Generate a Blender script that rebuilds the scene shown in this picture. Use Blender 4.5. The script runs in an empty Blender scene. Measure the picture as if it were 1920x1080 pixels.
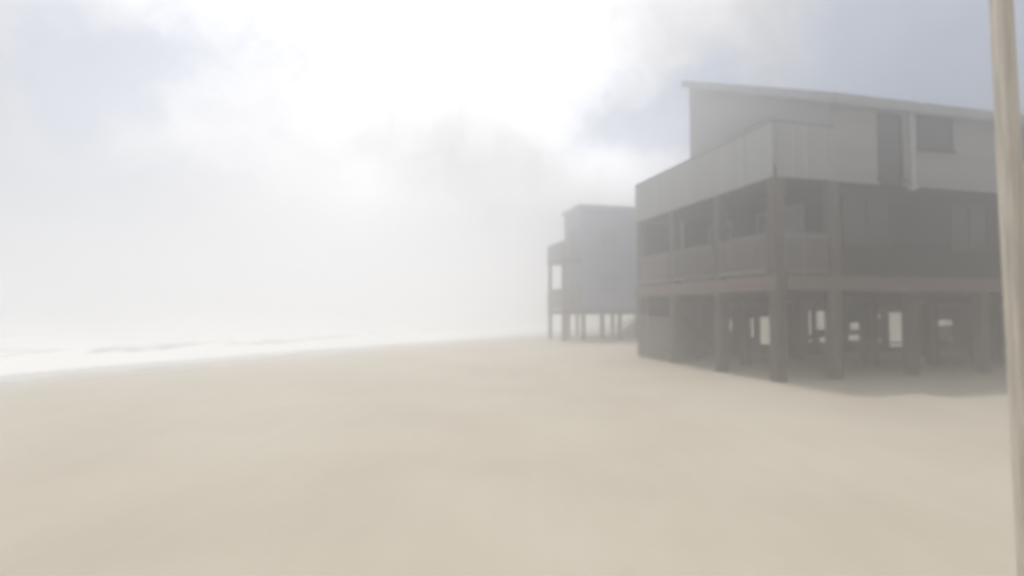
import bpy, bmesh, math, random
import numpy as np
from mathutils import Vector, Matrix, noise as mnoise

random.seed(7)
rng = np.random.default_rng(7)
S = bpy.context.scene
C = S.collection
R = math.radians

# ------------------------------------------------------------------ camera
PITCH = 2.29
cam_d = bpy.data.cameras.new('camera')
cam = bpy.data.objects.new('camera', cam_d)
C.objects.link(cam)
cam_d.sensor_width = 36.0
cam_d.lens = 18.75
cam_d.clip_start = 0.05
cam_d.clip_end = 6000
cam.location = (0, 0, 1.8)
cam.rotation_euler = (R(90 + PITCH), 0, 0)
S.camera = cam
cam_d.dof.use_dof = True
cam_d.dof.focus_distance = 18.0
cam_d.dof.aperture_fstop = 0.9


def pix_dir(px, py):
    """direction in the world of a pixel of the 1920 x 1080 photograph"""
    x, z = (px - 960) / 1000.0, (540 - py) / 1000.0
    p = R(PITCH)
    v = Vector((x, math.cos(p) - z * math.sin(p), math.sin(p) + z * math.cos(p)))
    return v.normalized()


# ------------------------------------------------------------------ light
SUN_EL, SUN_AZ = 70.0, -12.0           # azimuth measured clockwise from +Y
sdir = Vector((math.sin(R(SUN_AZ)) * math.cos(R(SUN_EL)),
               math.cos(R(SUN_AZ)) * math.cos(R(SUN_EL)), math.sin(R(SUN_EL))))
sun_d = bpy.data.lights.new('sun', 'SUN')
sun_d.energy = 2.6
sun_d.angle = R(2.5)
sun_d.color = (1.0, 0.965, 0.91)
sun = bpy.data.objects.new('sun', sun_d)
C.objects.link(sun)
sun.rotation_euler = sdir.to_track_quat('Z', 'Y').to_euler()
sun.location = (0, 0, 60)

W = bpy.data.worlds.new('World')
S.world = W
W.use_nodes = True
nt = W.node_tree
nt.nodes.clear()
NN, LL = nt.nodes.new, nt.links.new


def wmath(op, a, b=None, clamp=False):
    n = NN('ShaderNodeMath'); n.operation = op; n.use_clamp = clamp
    for i, v in enumerate((a, b)):
        if v is None: continue
        if isinstance(v, (int, float)): n.inputs[i].default_value = v
        else: LL(v, n.inputs[i])
    return n.outputs[0]


out = NN('ShaderNodeOutputWorld')
bg = NN('ShaderNodeBackground'); bg.inputs['Strength'].default_value = 0.1
LL(bg.outputs[0], out.inputs['Surface'])
sky = NN('ShaderNodeTexSky'); sky.sky_type = 'NISHITA'; sky.sun_disc = False
sky.sun_elevation = R(SUN_EL); sky.sun_rotation = R(SUN_AZ)
sky.dust_density = 2.0; sky.air_density = 1.0; sky.ozone_density = 1.0
tc = NN('ShaderNodeTexCoord')
n1 = NN('ShaderNodeTexNoise'); n1.inputs['Scale'].default_value = 3.5
n1.inputs['Detail'].default_value = 6; n1.inputs['Roughness'].default_value = 0.55
LL(tc.outputs['Generated'], n1.inputs['Vector'])
wsub = NN('ShaderNodeVectorMath'); wsub.operation = 'SUBTRACT'; wsub.inputs[1].default_value = (.5, .5, .5)
LL(n1.outputs['Color'], wsub.inputs[0])
wsc = NN('ShaderNodeVectorMath'); wsc.operation = 'SCALE'; wsc.inputs['Scale'].default_value = 0.30
LL(wsub.outputs[0], wsc.inputs[0])
wadd = NN('ShaderNodeVectorMath'); wadd.operation = 'ADD'
LL(tc.outputs['Generated'], wadd.inputs[0]); LL(wsc.outputs[0], wadd.inputs[1])
wn = NN('ShaderNodeVectorMath'); wn.operation = 'NORMALIZE'
LL(wadd.outputs[0], wn.inputs[0])


def lobe(d, k, src):
    n = NN('ShaderNodeVectorMath'); n.operation = 'DOT_PRODUCT'
    n.inputs[1].default_value = d
    LL(src, n.inputs[0])
    return wmath('EXPONENT', wmath('DIVIDE', wmath('SUBTRACT', n.outputs['Value'], 1.0), k))


# gaps in the cloud layer through which the blue shows
gaps = None
for px, py, rad, amt in ((215, 50, .075, .8), (190, 170, .05, .4), (1265, 200, .095, 1.1), (1130, 235, .08, .45), (1560, 140, .10, .3), (1730, 90, .22, .75),
                         (60, 430, .20, .5), (2350, -200, .35, .6), (-500, 100, .3, .6)):
    g = wmath('MULTIPLY', lobe(pix_dir(px, py), rad * rad / 2, wn.outputs[0]), amt)
    gaps = g if gaps is None else wmath('ADD', gaps, g)
n2 = NN('ShaderNodeTexNoise'); n2.inputs['Scale'].default_value = 4.0
n2.inputs['Detail'].default_value = 8; n2.inputs['Roughness'].default_value = 0.6
LL(wadd.outputs[0], n2.inputs['Vector'])
cov = wmath('ADD', wmath('MULTIPLY', wmath('SUBTRACT', n2.outputs['Fac'], .5), 2.2), 1.0)
cov = wmath('SUBTRACT', cov, wmath('MULTIPLY', gaps, 1.15), clamp=True)
sm = NN('ShaderNodeMapRange'); sm.interpolation_type = 'SMOOTHSTEP'
LL(cov, sm.inputs['Value'])
sm.inputs['From Min'].default_value = 0.0; sm.inputs['From Max'].default_value = 1.0
# clouds glow round the veiled sun and are grey and mottled away from it
glow = wmath('MULTIPLY', lobe(sdir, 0.30, tc.outputs['Generated']), 14.0)
n3 = NN('ShaderNodeTexNoise'); n3.inputs['Scale'].default_value = 3.2
n3.inputs['Detail'].default_value = 5; n3.inputs['Roughness'].default_value = 0.55
LL(wn.outputs[0], n3.inputs['Vector'])
shade = wmath('ADD', wmath('MULTIPLY', wmath('SUBTRACT', n3.outputs['Fac'], .5), 2.0), 1.0)
# the brightest stretch of thin cloud hangs over the sea
thin = wmath('MULTIPLY', lobe(pix_dir(720, 130), .11, wn.outputs[0]), 4.5)
puff = wmath('MULTIPLY', lobe(pix_dir(1200, 300), .008, wn.outputs[0]), 9.0)
cl = wmath('MULTIPLY', wmath('ADD', wmath('ADD', wmath('ADD', glow, thin), puff), 1.75), shade)
ccol = NN('ShaderNodeVectorMath'); ccol.operation = 'SCALE'
ccol.inputs[0].default_value = (0.985, 0.982, 1.0)
LL(cl, ccol.inputs['Scale'])
mix = NN('ShaderNodeMix'); mix.data_type = 'RGBA'
LL(wmath('ADD', wmath('MULTIPLY', sm.outputs[0], .72), .28), mix.inputs['Factor'])   # thin veil of cirrus even over the gaps
LL(sky.outputs[0], mix.inputs['A']); LL(ccol.outputs[0], mix.inputs['B'])
LL(mix.outputs['Result'], bg.inputs['Color'])

vs = S.view_settings
vs.view_transform = 'Standard'; vs.look = 'None'; vs.gamma = 1.0
vs.use_curve_mapping = False
vs.exposure = 0.02
cy = S.cycles
cy.use_denoising = True
cy.volume_bounces = 4
cy.max_bounces = 10
cy.diffuse_bounces = 3
cy.filter_width = 5.0

# ------------------------------------------------------------------ materials
def mat(name, col, rough=0.85, var=0.25, scale=6.0, stretch=(1, 1, 1), bump=0.0, bscale=40.0, spec=0.3, metal=0.0):
    m = bpy.data.materials.new(name); m.use_nodes = True
    t = m.node_tree; b = t.nodes['Principled BSDF']
    b.inputs['Roughness'].default_value = rough
    b.inputs['Specular IOR Level'].default_value = spec
    b.inputs['Metallic'].default_value = metal
    co = t.nodes.new('ShaderNodeTexCoord')
    mp = t.nodes.new('ShaderNodeMapping'); mp.inputs['Scale'].default_value = stretch
    t.links.new(co.outputs['Object'], mp.inputs['Vector'])
    oi = t.nodes.new('ShaderNodeObjectInfo')
    ns = t.nodes.new('ShaderNodeTexNoise'); ns.noise_dimensions = '4D'
    ns.inputs['Scale'].default_value = scale; ns.inputs['Detail'].default_value = 6
    t.links.new(mp.outputs[0], ns.inputs['Vector'])
    mu = t.nodes.new('ShaderNodeMath'); mu.operation = 'MULTIPLY'; mu.inputs[1].default_value = 37.0
    t.links.new(oi.outputs['Random'], mu.inputs[0]); t.links.new(mu.outputs[0], ns.inputs['W'])
    rp = t.nodes.new('ShaderNodeMapRange')
    rp.inputs['From Min'].default_value = 0.25; rp.inputs['From Max'].default_value = 0.75
    rp.inputs['To Min'].default_value = 1 - var; rp.inputs['To Max'].default_value = 1 + var
    t.links.new(ns.outputs['Fac'], rp.inputs['Value'])
    # each piece a little lighter or darker than its neighbour
    r2 = t.nodes.new('ShaderNodeMapRange')
    r2.inputs['To Min'].default_value = 1 - var * .6; r2.inputs['To Max'].default_value = 1 + var * .6
    t.links.new(oi.outputs['Random'], r2.inputs['Value'])
    m2 = t.nodes.new('ShaderNodeMath'); m2.operation = 'MULTIPLY'
    t.links.new(rp.outputs[0], m2.inputs[0]); t.links.new(r2.outputs[0], m2.inputs[1])
    sc = t.nodes.new('ShaderNodeVectorMath'); sc.operation = 'SCALE'; sc.inputs[0].default_value = col
    t.links.new(m2.outputs[0], sc.inputs['Scale'])
    t.links.new(sc.outputs[0], b.inputs['Base Color'])
    if bump:
        nb = t.nodes.new('ShaderNodeTexNoise'); nb.inputs['Scale'].default_value = bscale; nb.inputs['Detail'].default_value = 4
        t.links.new(mp.outputs[0], nb.inputs['Vector'])
        bn = t.nodes.new('ShaderNodeBump'); bn.inputs['Strength'].default_value = bump; bn.inputs['Distance'].default_value = 0.01
        t.links.new(nb.outputs['Fac'], bn.inputs['Height']); t.links.new(bn.outputs[0], b.inputs['Normal'])
    return m


M = {
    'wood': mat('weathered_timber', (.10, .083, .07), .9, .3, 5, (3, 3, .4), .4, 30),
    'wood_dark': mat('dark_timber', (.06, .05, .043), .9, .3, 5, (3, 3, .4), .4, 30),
    'rim': mat('reddish_timber', (.15, .112, .098), .9, .25, 4, (.6, .6, 4), .3, 30),
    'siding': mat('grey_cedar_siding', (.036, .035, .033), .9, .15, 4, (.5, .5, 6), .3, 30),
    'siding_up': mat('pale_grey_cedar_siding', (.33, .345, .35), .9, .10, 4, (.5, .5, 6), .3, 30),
    'rail': mat('grey_rail_timber', (.20, .19, .175), .9, .25, 5, (3, 3, .5), .3, 30),
    'trim': mat('white_paint', (.52, .52, .50), .6, .08, 8),
    'fascia': mat('pale_fascia_paint', (.33, .35, .37), .7, .1, 5),
    'roof': mat('grey_shingles', (.15, .155, .16), .9, .3, 9, (1, 1, 1), .5, 60),
    'glass': mat('window_glass', (.03, .035, .04), .08, .1, 2, spec=.6),
    'blue': mat('blue_grey_siding', (.20, .245, .36), .85, .15, 4, (.5, .5, 6), .3, 30),
    'shutter': mat('blue_grey_shutter', (.15, .185, .27), .8, .1, 4),
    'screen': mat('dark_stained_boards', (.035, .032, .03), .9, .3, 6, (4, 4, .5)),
    'tan': mat('bare_plywood', (.50, .40, .27), .85, .15, 4),
    'post': mat('bleached_timber', (.52, .48, .42), .92, .34, 9, (5, 5, .22), 1.0, 25),
    'metal': mat('galvanised_steel', (.45, .45, .45), .45, .1, 5, metal=.8),
}


# ------------------------------------------------------------------ helpers
class MB:
    """collects boxes, bars and prisms and links them as one mesh object"""
    def __init__(s): s.v, s.f = [], []

    def hexa(s, p):
        b = len(s.v); s.v += [tuple(q) for q in p]
        s.f += [tuple(b + i for i in q) for q in ((0, 3, 2, 1), (4, 5, 6, 7), (0, 1, 5, 4), (1, 2, 6, 5), (2, 3, 7, 6), (3, 0, 4, 7))]

    def box(s, x0, x1, y0, y1, z0, z1):
        s.hexa([(x0, y0, z0), (x1, y0, z0), (x1, y1, z0), (x0, y1, z0), (x0, y0, z1), (x1, y0, z1), (x1, y1, z1), (x0, y1, z1)])

    def bar(s, a, b, w, h):
        a, b = Vector(a), Vector(b); d = (b - a).normalized()
        up = Vector((0, 0, 1)) if abs(d.z) < .95 else Vector((1, 0, 0))
        r = d.cross(up).normalized() * (w / 2); u = r.cross(d).normalized() * (h / 2)
        s.hexa([a - r - u, a + r - u, a + r + u, a - r + u, b - r - u, b + r - u, b + r + u, b - r + u])

    def poly(s, pts, ext):
        """extrude a polygon along the vector ext"""
        n = len(pts); b = len(s.v); e = Vector(ext)
        s.v += [tuple(p) for p in pts] + [tuple(Vector(p) + e) for p in pts]
        s.f.append(tuple(range(b + n - 1, b - 1, -1))); s.f.append(tuple(range(b + n, b + 2 * n)))
        for i in range(n):
            j = (i + 1) % n; s.f.append((b + i, b + j, b + n + j, b + n + i))

    def build(s, name, m, parent=None, bevel=0.0, loc=None):
        me = bpy.data.meshes.new(name); me.from_pydata(s.v, [], s.f); me.validate()
        bm = bmesh.new(); bm.from_mesh(me); bmesh.ops.recalc_face_normals(bm, faces=bm.faces); bm.to_mesh(me); bm.free()
        me.materials.append(M[m] if isinstance(m, str) else m)
        o = bpy.data.objects.new(name, me); C.objects.link(o)
        if parent: o.parent = parent
        if loc: o.location = loc
        if bevel:
            k = o.modifiers.new('edge', 'BEVEL'); k.width = bevel; k.segments = 2; k.limit_method = 'ANGLE'
        return o


def share(me, name, parent, loc, rot=(0, 0, 0), scale=(1, 1, 1)):
    o = bpy.data.objects.new(name, me); C.objects.link(o)
    o.parent = parent; o.location = loc; o.rotation_euler = rot; o.scale = scale
    return o


def tag(o, label=None, cat=None, group=None, kind=None):
    for k, v in (('label', label), ('category', cat), ('group', group), ('kind', kind)):
        if v: o[k] = v
    return o


def thing(name, loc, rz, label, cat, group=None):
    o = bpy.data.objects.new(name, None); C.objects.link(o)
    o.location = loc; o.rotation_euler = (0, 0, rz)
    return tag(o, label, cat, group)


# ------------------------------------------------------------------ terrain
SH0 = np.array((-18.4, 19.2)); SHN = np.array((.866, -.5)); SHD = np.array((.5, .866))   # a point of the waterline, inland normal, direction
HO = np.array((6.6, 13.3)); HA = math.atan2(.243, .97)                                  # near corner of the nearest house, its turn
HU = np.array((math.cos(HA), math.sin(HA))); HV = np.array((-math.sin(HA), math.cos(HA)))
WATER = -0.6


def sstep(a, b, x):
    t = np.clip((x - a) / (b - a), 0, 1); return t * t * (3 - 2 * t)


def wob(x, y):
    return (np.sin(x * .31 + 1.3 * np.sin(y * .17)) * np.cos(y * .23 + .7 * np.sin(x * .11)))


def fine(x, y):
    a = np.sin(x * 1.7 + 2.1 * np.sin(y * .9 + .5)) * np.sin(y * 1.3 + 1.7 * np.sin(x * .8))
    b = np.sin(x * 4.1 + 1.5 * np.sin(y * 2.7)) * np.sin(y * 3.6 + 1.9 * np.sin(x * 2.2))
    return a * .6 + b * .4


def height(x, y):
    n = (x - SH0[0]) * SHN[0] + (y - SH0[1]) * SHN[1]
    n = n + .7 * wob(x * .6, y * .6) + .25 * wob(x * 2.1 + 3, y * 2.1)
    h = np.where(n < 0, WATER + .05 * n, WATER - WATER * sstep(-2, 13, n) * 1.0)
    h = np.where((n >= 0), np.maximum(WATER + .02 * n, h) - 0, h)
    h = np.maximum(h, -5.0)
    dry = sstep(6, 16, n)
    u = (x - HO[0]) * HU[0] + (y - HO[1]) * HU[1]; v = (x - HO[0]) * HV[0] + (y - HO[1]) * HV[1]
    h = h + dry * (.035 * wob(x, y) + .018 * fine(x, y))
    h = h + 2.7 * sstep(10.5, 17, v + .5 * wob(x, y)) * (1 - sstep(22, 34, v)) * sstep(6.5, 11, u) * (1 + .15 * wob(x * 1.2, y * 1.2))
    return h


def axis(lo, hi, step, far, n_far):
    core = np.arange(lo, hi + step * .5, step)
    g = np.geomspace(1, far, n_far)
    a = hi + (far - hi) * (g - 1) / (far - 1); b = lo - (far + lo) * (g - 1) / (far - 1)
    return np.concatenate((b[::-1][:-1], core, a[1:]))


def grid_mesh(name, X, Y, Z, m):
    r, c = X.shape
    me = bpy.data.meshes.new(name)
    me.vertices.add(r * c)
    me.vertices.foreach_set('co', np.stack((X, Y, Z), -1).astype(np.float32).ravel())
    i = np.arange((r - 1) * (c - 1)); a = (i // (c - 1)) * c + i % (c - 1)
    q = np.stack((a, a + 1, a + c + 1, a + c), -1).astype(np.int32)
    me.loops.add(q.size); me.loops.foreach_set('vertex_index', q.ravel())
    me.polygons.add(len(q)); me.polygons.foreach_set('loop_start', np.arange(0, q.size, 4, dtype=np.int32))
    me.update(calc_edges=True); me.validate()
    me.polygons.foreach_set('use_smooth', np.ones(len(q), dtype=bool))
    me.materials.append(m)
    o = bpy.data.objects.new(name, me); C.objects.link(o)
    return o


# sand material: dry grains, darker damp band by the water, wind streaks
ms = bpy.data.materials.new('beach_sand'); ms.use_nodes = True
t = ms.node_tree; b = t.nodes['Principled BSDF']; L = t.links.new
b.inputs['Specular IOR Level'].default_value = .3
geo = t.nodes.new('ShaderNodeNewGeometry')
ns = t.nodes.new('ShaderNodeTexNoise'); ns.inputs['Scale'].default_value = .35; ns.inputs['Detail'].default_value = 8
L(geo.outputs['Position'], ns.inputs['Vector'])
mp = t.nodes.new('ShaderNodeMapping'); mp.inputs['Rotation'].default_value = (0, 0, R(-30)); mp.inputs['Scale'].default_value = (2.2, .25, 1)
L(geo.outputs['Position'], mp.inputs['Vector'])
nst = t.nodes.new('ShaderNodeTexNoise'); nst.inputs['Scale'].default_value = 1.2; nst.inputs['Detail'].default_value = 5
L(mp.outputs[0], nst.inputs['Vector'])
ng = t.nodes.new('ShaderNodeTexNoise'); ng.inputs['Scale'].default_value = 90; ng.inputs['Detail'].default_value = 3
L(geo.outputs['Position'], ng.inputs['Vector'])


def mth(t, op, a, b_=None, clamp=False):
    n = t.nodes.new('ShaderNodeMath'); n.operation = op; n.use_clamp = clamp
    for i, v in enumerate((a, b_)):
        if v is None: continue
        if isinstance(v, (int, float)): n.inputs[i].default_value = v
        else: t.links.new(v, n.inputs[i])
    return n.outputs[0]


tot = mth(t, 'ADD', mth(t, 'ADD', mth(t, 'MULTIPLY', ns.outputs['Fac'], .62), mth(t, 'MULTIPLY', nst.outputs['Fac'], .18)), mth(t, 'MULTIPLY', ng.outputs['Fac'], .20))
cr = t.nodes.new('ShaderNodeValToRGB')
cr.color_ramp.elements[0].position = .28; cr.color_ramp.elements[0].color = (.36, .325, .265, 1)
cr.color_ramp.elements[1].position = .70; cr.color_ramp.elements[1].color = (.465, .43, .36, 1)
L(tot, cr.inputs[0])
at = t.nodes.new('ShaderNodeAttribute'); at.attribute_name = 'damp'
damp = mth(t, 'ADD', at.outputs['Fac'], mth(t, 'MULTIPLY', mth(t, 'SUBTRACT', ns.outputs['Fac'], .5), .5), clamp=True)
mx = t.nodes.new('ShaderNodeMix'); mx.data_type = 'RGBA'
L(damp, mx.inputs['Factor']); L(cr.outputs[0], mx.inputs['A']); mx.inputs['B'].default_value = (.34, .315, .275, 1)
L(mx.outputs['Result'], b.inputs['Base Color'])
mr = t.nodes.new('ShaderNodeMapRange'); mr.inputs['To Min'].default_value = .95; mr.inputs['To Max'].default_value = .14
L(damp, mr.inputs['Value']); L(mr.outputs[0], b.inputs['Roughness'])
bp = t.nodes.new('ShaderNodeBump'); bp.inputs['Strength'].default_value = .5; bp.inputs['Distance'].default_value = .03
nb = t.nodes.new('ShaderNodeTexNoise'); nb.inputs['Scale'].default_value = 5; nb.inputs['Detail'].default_value = 9; nb.inputs['Roughness'].default_value = .6
L(geo.outputs['Position'], nb.inputs['Vector'])
L(mth(t, 'ADD', nb.outputs['Fac'], mth(t, 'MULTIPLY', nst.outputs['Fac'], .6)), bp.inputs['Height']); L(bp.outputs[0], b.inputs['Normal'])

ax = axis(-30, 40, .25, 1500, 40); ay = axis(-6, 60, .25, 1500, 40)
GX, GY = np.meshgrid(ax, ay)
sand = grid_mesh('beach_sand', GX, GY, height(GX, GY), ms)
nn = (GX - SH0[0]) * SHN[0] + (GY - SH0[1]) * SHN[1] + 1.2 * wob(GX * .5, GY * .5)
a_ = sand.data.attributes.new('damp', 'FLOAT', 'POINT')
a_.data.foreach_set('value', (1 - sstep(3.0, 11, nn)).astype(np.float32).ravel())
tag(sand, 'pale tan windswept sand beach running from the surf to the stilted houses', 'beach', kind='structure')

# ------------------------------------------------------------------ sea
mw = bpy.data.materials.new('sea_water'); mw.use_nodes = True
t = mw.node_tree; L = t.links.new; b = t.nodes['Principled BSDF']; o_ = t.nodes['Material Output']
b.inputs['Base Color'].default_value = (.075, .10, .095, 1); b.inputs['Roughness'].default_value = .18
b.inputs['IOR'].default_value = 1.33
geo = t.nodes.new('ShaderNodeNewGeometry')
mp = t.nodes.new('ShaderNodeMapping'); mp.inputs['Rotation'].default_value = (0, 0, R(30)); mp.inputs['Scale'].default_value = (1.0, .3, 1)
L(geo.outputs['Position'], mp.inputs['Vector'])
nf = t.nodes.new('ShaderNodeTexNoise'); nf.inputs['Scale'].default_value = .55; nf.inputs['Detail'].default_value = 9; nf.inputs['Roughness'].default_value = .68
L(mp.outputs[0], nf.inputs['Vector'])
bp = t.nodes.new('ShaderNodeBump'); bp.inputs['Strength'].default_value = .8; bp.inputs['Distance'].default_value = .12
L(nf.outputs['Fac'], bp.inputs['Height']); L(bp.outputs[0], b.inputs['Normal'])
fo = t.nodes.new('ShaderNodeBsdfPrincipled'); fo.inputs['Base Color'].default_value = (.80, .81, .80, 1); fo.inputs['Roughness'].default_value = .9
L(bp.outputs[0], fo.inputs['Normal'])
at = t.nodes.new('ShaderNodeAttribute'); at.attribute_name = 'foam'
fm = mth(t, 'ADD', at.outputs['Fac'], mth(t, 'MULTIPLY', mth(t, 'SUBTRACT', nf.outputs['Fac'], .5), 2.6))
mr = t.nodes.new('ShaderNodeMapRange'); mr.interpolation_type = 'SMOOTHSTEP'
mr.inputs['From Min'].default_value = .40; mr.inputs['From Max'].default_value = .62
L(fm, mr.inputs['Value'])
ms2 = t.nodes.new('ShaderNodeMixShader'); L(mr.outputs[0], ms2.inputs[0]); L(b.outputs[0], ms2.inputs[1]); L(fo.outputs[0], ms2.inputs[2])
L(ms2.outputs[0], o_.inputs['Surface'])

sa = axis(-40, 90, .6, 1400, 45)
da = np.concatenate((np.arange(-4, 45, .3), np.arange(45, 130, .8), np.geomspace(130, 1000, 40)))
SA, DA = np.meshgrid(sa, da)
PX = SH0[0] + SHD[0] * SA - SHN[0] * DA; PY = SH0[1] + SHD[1] * SA - SHN[1] * DA
ZZ = np.full_like(SA, WATER); FO = np.zeros_like(SA)
for i, (d0, amp, wid) in enumerate(((5, .14, 1.0), (11, .34, 1.6), (20, .62, 2.2), (31, .85, 2.8), (45, 1.0, 3.4), (63, 1.05, 4.2), (86, 1.0, 5.0), (120, 1.0, 7), (165, 1.0, 9))):
    ph = 1.7 * i
    dc = d0 + (.08 * d0 + .6) * np.sin(SA * .06 + ph) + .5 * np.sin(SA * .19 + 2 * ph) + .2 * np.sin(SA * .7 + ph)
    a = amp * (.55 + .45 * np.sin(SA * .045 + 2.3 * ph)) * (.85 + .15 * np.sin(SA * .4 + ph))
    q = (DA - dc) / wid
    prof = np.where(q < 0, np.exp(-(q * 2.3) ** 2), np.exp(-(q * .8) ** 2))
    ZZ += a * prof
    FO += np.clip(a / max(amp, .3), 0, 1) * (np.where(q < 0, np.exp(-(q * .75) ** 2), np.exp(-(q * 1.5) ** 2))) * .95
FO += 1.0 * (1 - sstep(2.5, 11, DA + .9 * wob(SA * .8, DA)))
FO += .30 * (1 - sstep(30, 110, DA))
ZZ += .05 * fine(PX * .5, PY * .5) * sstep(2, 8, DA)
FO = np.clip(FO + .24, 0, 1.25)
sea = grid_mesh('sea', PX, PY, ZZ, mw)
a_ = sea.data.attributes.new('foam', 'FLOAT', 'POINT'); a_.data.foreach_set('value', FO.astype(np.float32).ravel())
tag(sea, 'grey green storm sea with rows of white foaming breakers', 'sea', kind='structure')


# ------------------------------------------------------------------ house building
def cut(lo, hi, holes):
    segs = [(lo, hi)]
    for a, c in holes:
        ns_ = []
        for s0, s1 in segs:
            if c <= s0 or a >= s1: ns_.append((s0, s1)); continue
            if a > s0 + .03: ns_.append((s0, a))
            if c < s1 - .03: ns_.append((c, s1))
        segs = ns_
    return segs


UNIT = {}
def unit(m):
    if m not in UNIT:
        me = bpy.data.meshes.new('board'); bm = bmesh.new(); bmesh.ops.create_cube(bm, size=1); bm.to_mesh(me); bm.free()
        me.materials.append(M[m]); UNIT[m] = me
    return UNIT[m]


def siding(wall, m, axis_, at_, sgn, lo, hi, z0, z1, holes=(), ztop=None, h=.2):
    """overlapping boards on a wall; axis_ 'x' runs along x at y = at_, outward sgn"""
    z = z0
    while z < z1 - .02:
        zt = min(z + h, z1)
        a, c = lo, hi
        if ztop: a, c = ztop(zt, lo, hi)
        for s0, s1 in cut(a, c, [(q[0], q[1]) for q in holes if q[2] < zt and q[3] > z]):
            if s1 - s0 < .06: continue
            lift = .028 + random.uniform(0, .004); tilt = .08 * sgn
            if axis_ == 'x':
                share(unit(m), 'siding_board', wall, ((s0 + s1) / 2, at_ + sgn * lift, (z + zt) / 2), (-tilt * -1, 0, 0), (s1 - s0, .022, zt - z + .02))
            else:
                share(unit(m), 'siding_board', wall, (at_ + sgn * lift, (s0 + s1) / 2, (z + zt) / 2), (0, -tilt, 0), (.022, s1 - s0, zt - z + .02))
        z = zt


def window(parent, axis_, at_, sgn, lo, hi, z0, z1, bars=1, name='window', trim='trim', fw=.09, pane=('pane', 'glass')):
    f = MB(); p = MB(); s = MB()
    d0, d1 = at_, at_ + sgn * .075
    def B(mb, a, c, e0, e1, zz0, zz1):
        e0, e1 = sorted((e0, e1))
        if axis_ == 'x': mb.box(a, c, e0, e1, zz0, zz1)
        else: mb.box(e0, e1, a, c, zz0, zz1)
    B(f, lo, lo + fw, d0, d1, z0, z1); B(f, hi - fw, hi, d0, d1, z0, z1)
    B(f, lo + fw, hi - fw, d0, d1, z1 - fw, z1); B(f, lo + fw, hi - fw, d0, d1, z0, z0 + fw)
    for i in range(bars):
        c = lo + (hi - lo) * (i + 1) / (bars + 1); B(f, c - .03, c + .03, d0, at_ + sgn * .06, z0 + fw, z1 - fw)
    o = f.build(name, trim, parent)
    B(p, lo + fw - .01, hi - fw + .01, at_ + sgn * .012, at_ + sgn * .03, z0 + fw - .01, z1 - fw + .01)
    p.build(*pane, o)
    B(s, lo - .05, hi + .05, at_ + sgn * .02, at_ + sgn * .13, z0 - .06, z0 - .004)
    s.build('sill', trim, o)
    return o


def rail_run(parent, p0, p1, z0, z1, m='rail'):
    """open railing: rails plus a row of balusters"""
    a, c = Vector(p0), Vector(p1); d = (c - a).normalized(); ln = (c - a).length
    r = MB(); Z = lambda v, z: (v.x, v.y, z)
    r.bar(Z(a, z1), Z(c, z1), .14, .05); r.bar(Z(a, z1 - .06), Z(c, z1 - .06), .045, .09)
    o = r.build('railing', m, parent)
    r = MB(); r.bar(Z(a, z0 + .09), Z(c, z0 + .09), .045, .09); r.build('bottom_rail', m, o)
    k = MB(); n = int(ln / .125)
    for i in range(n):
        q = a + d * (ln * (i + .5) / n); k.box(q.x - .024, q.x + .024, q.y - .024, q.y + .024, z0 + .03, z1 - .05)
    tag(k.build('balusters', m, o), kind='stuff')
    return o


# ------------------------------------------------------------------ the nearest house
H = thing('beach_house', (HO[0], HO[1], 0), HA,
          'large grey timber house on stilts with slanting roof and two seaward decks', 'house', 'stilted houses along the beach')
WX, WY = 20.0, 7.4            # width along the front, depth of decks and floors
PW = .28
pile_me = {}
def pile(h, x, y, parent=H, w=PW, m='wood', name='pile'):
    key = (h, w, m)
    if key not in pile_me:
        p = MB(); p.box(-w / 2, w / 2, -w / 2, w / 2, -.9, h)
        o = p.build(name, m, parent, .015, (x, y, 0)); pile_me[key] = o; return o
    o = pile_me[key].copy(); o.parent = parent; o.location = (x, y, 0); C.objects.link(o); return o


xs = (.14, 1.84, 4.37, 6.9, 9.43, 11.96, 14.5, 17.1, 19.86); ys = (.14, 2.43, 4.9, 7.26)
spots = [(x, .14) for x in xs] + [(.14, y) for y in ys[1:]] + [(1.84, 3.6), (1.84, 6.0)]
spots += [(x, 2.43) for x in (5.6, 8.05, 10.8, 13.4, 16.6, 19.86)] + [(x, 4.9) for x in (4.9, 8.05, 10.8, 13.4, 16.6, 19.86)]
spots += [(x, 7.26) for x in (3.2, 6.9, 9.2, 13.5, 16.6, 19.86)]
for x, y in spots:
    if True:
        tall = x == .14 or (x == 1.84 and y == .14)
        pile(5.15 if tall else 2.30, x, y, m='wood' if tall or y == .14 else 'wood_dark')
# beams on the piles, joists and floor
for y in ys[1:]:
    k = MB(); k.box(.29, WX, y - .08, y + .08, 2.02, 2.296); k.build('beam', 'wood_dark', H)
k = MB()
for i in range(46):
    x = .55 + i * .42; k.box(x - .02, x + .02, .36, WY - .12, 2.302, 2.55)
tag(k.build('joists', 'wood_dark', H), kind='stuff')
k = MB()
k.box(.285, WX, -.03, .0, 2.28, 2.66); k.box(-.03, 0, -.03, WY + .03, 2.28, 2.66)
k.box(.0, WX, WY, WY + .03, 2.28, 2.66)
k.build('rim_board', 'rim', H)
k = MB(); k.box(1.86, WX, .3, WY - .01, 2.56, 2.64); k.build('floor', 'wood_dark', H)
dk = MB()
for i in range(13):
    x = .02 + i * .14; dk.box(x, x + .132, .002, WY - .004, 2.60, 2.64)
for yy in (1.3, 3.6, 6.1): dk.box(.01, 1.82, yy, yy + .05, 2.56, 2.598)
tag(dk.build('deck_boards', 'wood', H), kind='stuff')
rail_run(H, (.0, .30, 0), (.0, 2.28, 0), 2.70, 3.73); rail_run(H, (.0, 2.58, 0), (.0, 4.75, 0), 2.70, 3.73)
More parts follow.
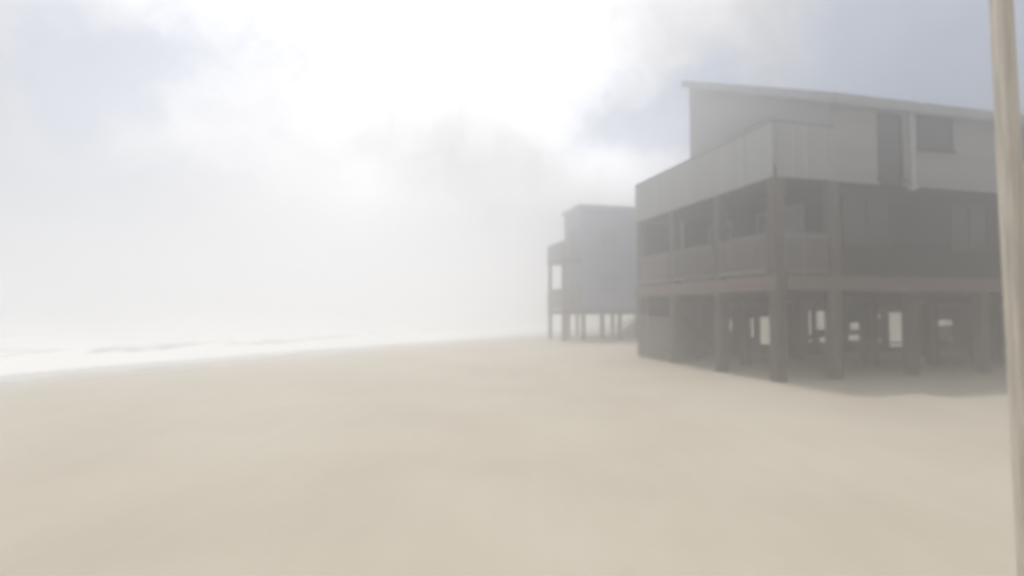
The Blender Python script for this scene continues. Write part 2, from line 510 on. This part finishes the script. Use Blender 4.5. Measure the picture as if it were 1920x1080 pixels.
rail_run(H, (.0, 5.05, 0), (.0, 7.1, 0), 2.70, 3.73)
rail_run(H, (.30, .1, 0), (1.69, .1, 0), 2.70, 3.73)
# ground-floor storey
FY = .42
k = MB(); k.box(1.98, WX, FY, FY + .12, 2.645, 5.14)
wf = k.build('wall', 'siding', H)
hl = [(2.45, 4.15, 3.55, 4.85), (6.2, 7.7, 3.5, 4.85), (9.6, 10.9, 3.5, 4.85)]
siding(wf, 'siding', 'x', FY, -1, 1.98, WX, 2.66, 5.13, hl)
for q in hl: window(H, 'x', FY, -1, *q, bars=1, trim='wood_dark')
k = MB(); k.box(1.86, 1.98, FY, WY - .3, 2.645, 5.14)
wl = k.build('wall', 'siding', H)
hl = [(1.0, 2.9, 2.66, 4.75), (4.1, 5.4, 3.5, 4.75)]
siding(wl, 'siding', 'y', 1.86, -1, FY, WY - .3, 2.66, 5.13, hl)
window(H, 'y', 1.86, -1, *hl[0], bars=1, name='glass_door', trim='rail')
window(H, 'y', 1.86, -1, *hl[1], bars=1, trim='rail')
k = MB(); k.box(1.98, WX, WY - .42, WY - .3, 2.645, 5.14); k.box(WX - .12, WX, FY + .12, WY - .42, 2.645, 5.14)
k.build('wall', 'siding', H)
# upper deck with a solid board parapet
k = MB(); k.box(-.02, 1.80, .03, WY, 5.16, 5.44); k.box(1.80, WX, .05, WY - .3, 5.16, 5.44); k.build('upper_deck', 'wood_dark', H)
k = MB(); k.box(-.05, .02, -.03, WY, 6.52, 6.6); k.box(.02, 1.84, -.03, .03, 6.52, 6.6); k.box(.0, .05, .06, WY - .05, 5.6, 5.69); k.box(.0, .05, .06, WY - .05, 6.35, 6.44)
par = k.build('board_parapet', 'rail', H)
n = 38
for i in range(n):
    y = -.02 + (WY + .0) * (i + .5) / n
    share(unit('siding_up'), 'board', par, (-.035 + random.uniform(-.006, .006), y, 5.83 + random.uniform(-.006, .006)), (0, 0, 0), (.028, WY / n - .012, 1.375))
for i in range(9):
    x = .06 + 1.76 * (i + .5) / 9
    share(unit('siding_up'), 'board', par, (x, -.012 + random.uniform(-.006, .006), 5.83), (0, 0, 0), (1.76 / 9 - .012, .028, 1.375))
# upper storey with the slanting roof
UY0, UY1 = .06, 6.5
ZF, ZB = 7.35, 10.35
zr = lambda y: ZF + (ZB - ZF) * (y - UY0) / (UY1 - UY0)
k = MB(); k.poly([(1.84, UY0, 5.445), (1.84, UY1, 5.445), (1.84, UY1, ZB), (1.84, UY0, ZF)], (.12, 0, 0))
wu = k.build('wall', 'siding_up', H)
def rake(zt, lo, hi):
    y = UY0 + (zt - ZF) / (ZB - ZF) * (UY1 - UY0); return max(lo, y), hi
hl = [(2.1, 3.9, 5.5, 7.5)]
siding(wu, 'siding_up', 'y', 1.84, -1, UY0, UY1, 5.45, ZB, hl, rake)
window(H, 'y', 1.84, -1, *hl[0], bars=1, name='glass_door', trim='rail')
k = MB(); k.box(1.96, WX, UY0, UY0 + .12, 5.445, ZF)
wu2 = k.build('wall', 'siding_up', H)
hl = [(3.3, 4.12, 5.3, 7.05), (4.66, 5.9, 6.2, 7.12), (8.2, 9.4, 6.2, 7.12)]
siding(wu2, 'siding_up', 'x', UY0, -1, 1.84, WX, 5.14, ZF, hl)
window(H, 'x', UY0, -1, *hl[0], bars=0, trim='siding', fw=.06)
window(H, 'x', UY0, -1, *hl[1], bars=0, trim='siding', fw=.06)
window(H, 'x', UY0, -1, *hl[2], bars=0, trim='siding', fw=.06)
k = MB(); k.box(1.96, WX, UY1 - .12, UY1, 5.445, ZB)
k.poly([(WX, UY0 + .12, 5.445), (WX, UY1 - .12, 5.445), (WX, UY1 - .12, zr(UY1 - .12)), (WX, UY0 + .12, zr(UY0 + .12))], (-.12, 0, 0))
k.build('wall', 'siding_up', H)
k = MB()
ra, rb = UY0 - .38, UY1 + .12
za, zb = zr(ra) + .01, zr(rb) + .01
k.poly([(1.56, ra, za), (1.56, rb, zb), (1.56, rb, zb + .14), (1.56, ra, za + .14)], (WX - 1.3, 0, 0))
roof = k.build('roof', 'roof', H)
k = MB()
k.poly([(1.525, ra, za - .12), (1.525, rb, zb - .12), (1.525, rb, zb + .10), (1.525, ra, za + .10)], (.033, 0, 0))
k.box(1.525, WX + .3, ra - .035, ra - .002, za - .14, za + .09)
k.build('fascia', 'fascia', roof)
# pale downspout on the upper front wall
k = MB()
k.box(4.33, 4.44, UY0 - .15, UY0 - .06, 5.12, 7.2); k.bar((4.385, UY0 - .10, 7.17), (4.385, ra - .02, 7.30), .10, .09)
k.box(4.24, 4.42, UY0 - .22, UY0 - .05, 5.03, 5.13)
k.build('downspout', 'trim', H, .008)
# dark board screens under the far side, with gaps to the bright dune behind
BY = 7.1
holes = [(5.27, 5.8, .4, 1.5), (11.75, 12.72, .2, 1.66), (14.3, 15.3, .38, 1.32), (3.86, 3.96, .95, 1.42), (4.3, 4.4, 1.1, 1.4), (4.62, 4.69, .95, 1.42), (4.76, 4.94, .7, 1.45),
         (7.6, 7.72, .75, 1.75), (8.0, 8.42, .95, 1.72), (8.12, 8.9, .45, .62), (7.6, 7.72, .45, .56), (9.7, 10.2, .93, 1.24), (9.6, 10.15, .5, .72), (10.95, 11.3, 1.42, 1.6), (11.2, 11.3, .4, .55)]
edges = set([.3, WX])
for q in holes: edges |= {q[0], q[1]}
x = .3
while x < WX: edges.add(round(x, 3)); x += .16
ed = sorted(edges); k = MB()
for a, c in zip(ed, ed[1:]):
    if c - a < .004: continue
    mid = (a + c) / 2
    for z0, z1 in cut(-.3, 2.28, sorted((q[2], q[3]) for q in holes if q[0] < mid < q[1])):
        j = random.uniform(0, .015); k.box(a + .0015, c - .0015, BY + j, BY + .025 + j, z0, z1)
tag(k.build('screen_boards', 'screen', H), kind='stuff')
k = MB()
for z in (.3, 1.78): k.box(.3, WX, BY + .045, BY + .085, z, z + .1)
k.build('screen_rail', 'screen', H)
# braces between the piles
for a, c in (((.14, 4.9, 1.9), (1.84, 4.9, .3)),):
    k = MB(); k.bar((a[0], a[1] + .18, a[2]), (c[0], c[1] + .18, c[2]), .05, .19); k.build('brace', 'wood_dark', H)
# board screen closing the far end of the lower deck
k = MB(); k.box(.29, 1.82, 7.2, 7.24, 4.98, 5.12); es = k.build('end_screen', 'rail', H)
for i in range(10):
    share(unit('siding'), 'board', es, (.36 + i * .153, 7.18 + random.uniform(-.005, .005), 3.88), (0, 0, 0), (.143, .025, 2.44))
# pale slatted skirt between the far piles of the sea side
k = MB()
for i in range(9): k.box(-.03, .0, 4.98, 7.2, .05 + i * .17, .17 + i * .17)
k.build('skirt_slats', 'rail', H)
# ------------------------------------------------------------------ the second house
h2 = np.array((2.92, 30.7))
G = thing('beach_house', (h2[0], h2[1], 0), HA, 'smaller hazy blue grey house with a flat roof, on stilts beyond the large house', 'house', 'stilted houses along the beach')
pile_me.clear()
for x in (.1, 1.3, 3.6, 6.0, 8.4):
    for y in (.1, 2.6):
        pile(4.55 if x == .1 else 1.5, x, y, G, .2)
for y in (5.0, 6.9):
    for x in (2.8, 5.4, 8.4): pile(1.5, x, y, G, .2)
k = MB(); k.box(-.02, 8.5, -.02, 2.72, 1.5, 1.76); k.box(2.72, 8.5, 2.72, 7.0, 1.5, 1.76); k.build('lower_deck', 'wood', G)
k = MB(); k.box(-.04, 1.12, -.04, 2.74, 4.56, 4.76); k.build('upper_deck', 'wood', G)
for z0, z1 in ((1.8, 3.0), (4.8, 5.72)):
    k = MB()
    k.box(-.06, .0, .2, 2.5, z1 - .06, z1); k.box(.2, 1.1, -.06, 0, z1 - .06, z1); k.box(.2, 1.1, 2.70, 2.76, z1 - .06, z1)
    rr = k.build('board_parapet', 'rail', G)
    for i in range(16):
        share(unit('rail'), 'board', rr, (-.03, .0 + 2.7 * (i + .5) / 16, (z0 + z1) / 2 - .03), (0, 0, 0), (.025, 2.7 / 16 - .03, z1 - z0 - .06))
    for i in range(7):
        share(unit('rail'), 'board', rr, (.02 + 1.1 * (i + .5) / 7, -.03, (z0 + z1) / 2 - .03), (0, 0, 0), (1.1 / 7 - .03, .025, z1 - z0 - .06))
        share(unit('rail'), 'board', rr, (.02 + 1.1 * (i + .5) / 7, 2.73, (z0 + z1) / 2 - .03), (0, 0, 0), (1.1 / 7 - .03, .025, z1 - z0 - .06))
for p in ((.05, .05), (.05, 2.65)):
    k = MB(); k.box(p[0] - .06, p[0] + .06, p[1] - .06, p[1] + .06, 4.56, 5.76); k.build('corner_post', 'wood', G)
k = MB(); k.box(1.14, 8.4, 0, .12, 1.765, 7.7); w1 = k.build('wall', 'blue', G)
hl = [(2.2, 3.4, 2.7, 4.0), (4.6, 6.2, 2.7, 4.0), (2.2, 3.6, 5.4, 6.6), (5.0, 6.2, 5.4, 6.6)]
siding(w1, 'blue', 'x', 0, -1, 1.14, 8.4, 1.77, 7.68, hl, h=.3)
for q in hl: window(G, 'x', 0, -1, *q, bars=1, trim='blue', fw=.07, pane=('shutter', 'shutter'))
k = MB(); k.box(1.14, 1.26, .12, 2.7, 1.765, 7.7); w2 = k.build('wall', 'blue', G)
hl = [(.7, 2.0, 1.8, 3.9), (.7, 2.0, 4.8, 6.7)]
siding(w2, 'blue', 'y', 1.14, -1, 0, 2.7, 1.77, 7.68, hl, h=.3)
for q in hl: window(G, 'y', 1.14, -1, *q, bars=1, name='glass_door', trim='blue')
k = MB(); k.box(1.26, 8.4, 2.58, 2.7, 1.765, 7.7); k.box(8.28, 8.4, .12, 2.58, 1.765, 7.7)
k.box(2.75, 2.87, 2.7, 7.0, 1.765, 7.7); k.box(2.87, 8.4, 6.88, 7.0, 1.765, 7.7); k.box(8.28, 8.4, 2.7, 6.88, 1.765, 7.7)
k.build('wall', 'blue', G)
k = MB(); k.box(1.0, 8.55, -.14, 2.84, 7.704, 7.86); k.box(2.6, 8.55, 2.84, 7.14, 7.704, 7.86)
rf = k.build('roof', 'roof', G)
k = MB(); k.box(.97, 8.58, -.17, -.142, 7.68, 7.92); k.box(.97, .998, -.142, 2.84, 7.68, 7.92); k.build('fascia', 'fascia', rf)

# plywood sheet leaning outside the board screen under the large house
c_ = HO + HU * 14.85 + HV * 7.62
k = MB(); k.hexa([(-.6, .10, 0), (.9, .10, 0), (.9, .12, 0), (-.6, .12, 0), (-.6, -.38, 1.12), (.9, -.38, 1.12), (.9, -.36, 1.125), (-.6, -.36, 1.125)])
ps = k.build('plywood_sheet', 'tan', None, loc=(c_[0], c_[1], float(height(np.array(c_[0]), np.array(c_[1]))) - .02)); ps.rotation_euler = (0, 0, HA)
tag(ps, 'bare tan plywood sheet leaning in the rightmost gap under the large stilted house', 'plywood sheet')

# ------------------------------------------------------------------ leaning post by the camera
PP = thing('timber_post', (3.16, 3.30, 0), 0, 'pale bleached timber post standing in the sand close by at the right edge', 'post')
p = MB()
p.hexa([(-.05, -.05, -.6), (.045, -.05, -.6), (.045, .05, -.6), (-.05, .05, -.6), (-.115, -.046, 4.31), (-.033, -.046, 4.32), (-.033, .046, 4.34), (-.115, .046, 4.33)])
p.build('shaft', 'post', PP, .012)

# ------------------------------------------------------------------ the air: sea spray and blown sand
k = MB(); k.box(-1650, 1650, -1650, 1650, -6.2, 11.2)
mh = bpy.data.materials.new('spray_haze'); mh.use_nodes = True
t = mh.node_tree; t.nodes.clear()
oo = t.nodes.new('ShaderNodeOutputMaterial'); pv = t.nodes.new('ShaderNodeVolumePrincipled')
pv.inputs['Color'].default_value = (.974, .976, .983, 1)
pv.inputs['Density'].default_value = .035
pv.inputs['Anisotropy'].default_value = .78
t.links.new(pv.outputs[0], oo.inputs['Volume'])
hz = k.build('haze', mh); tag(hz, 'pale sea spray and blown sand hanging over the whole beach', 'haze', kind='stuff')
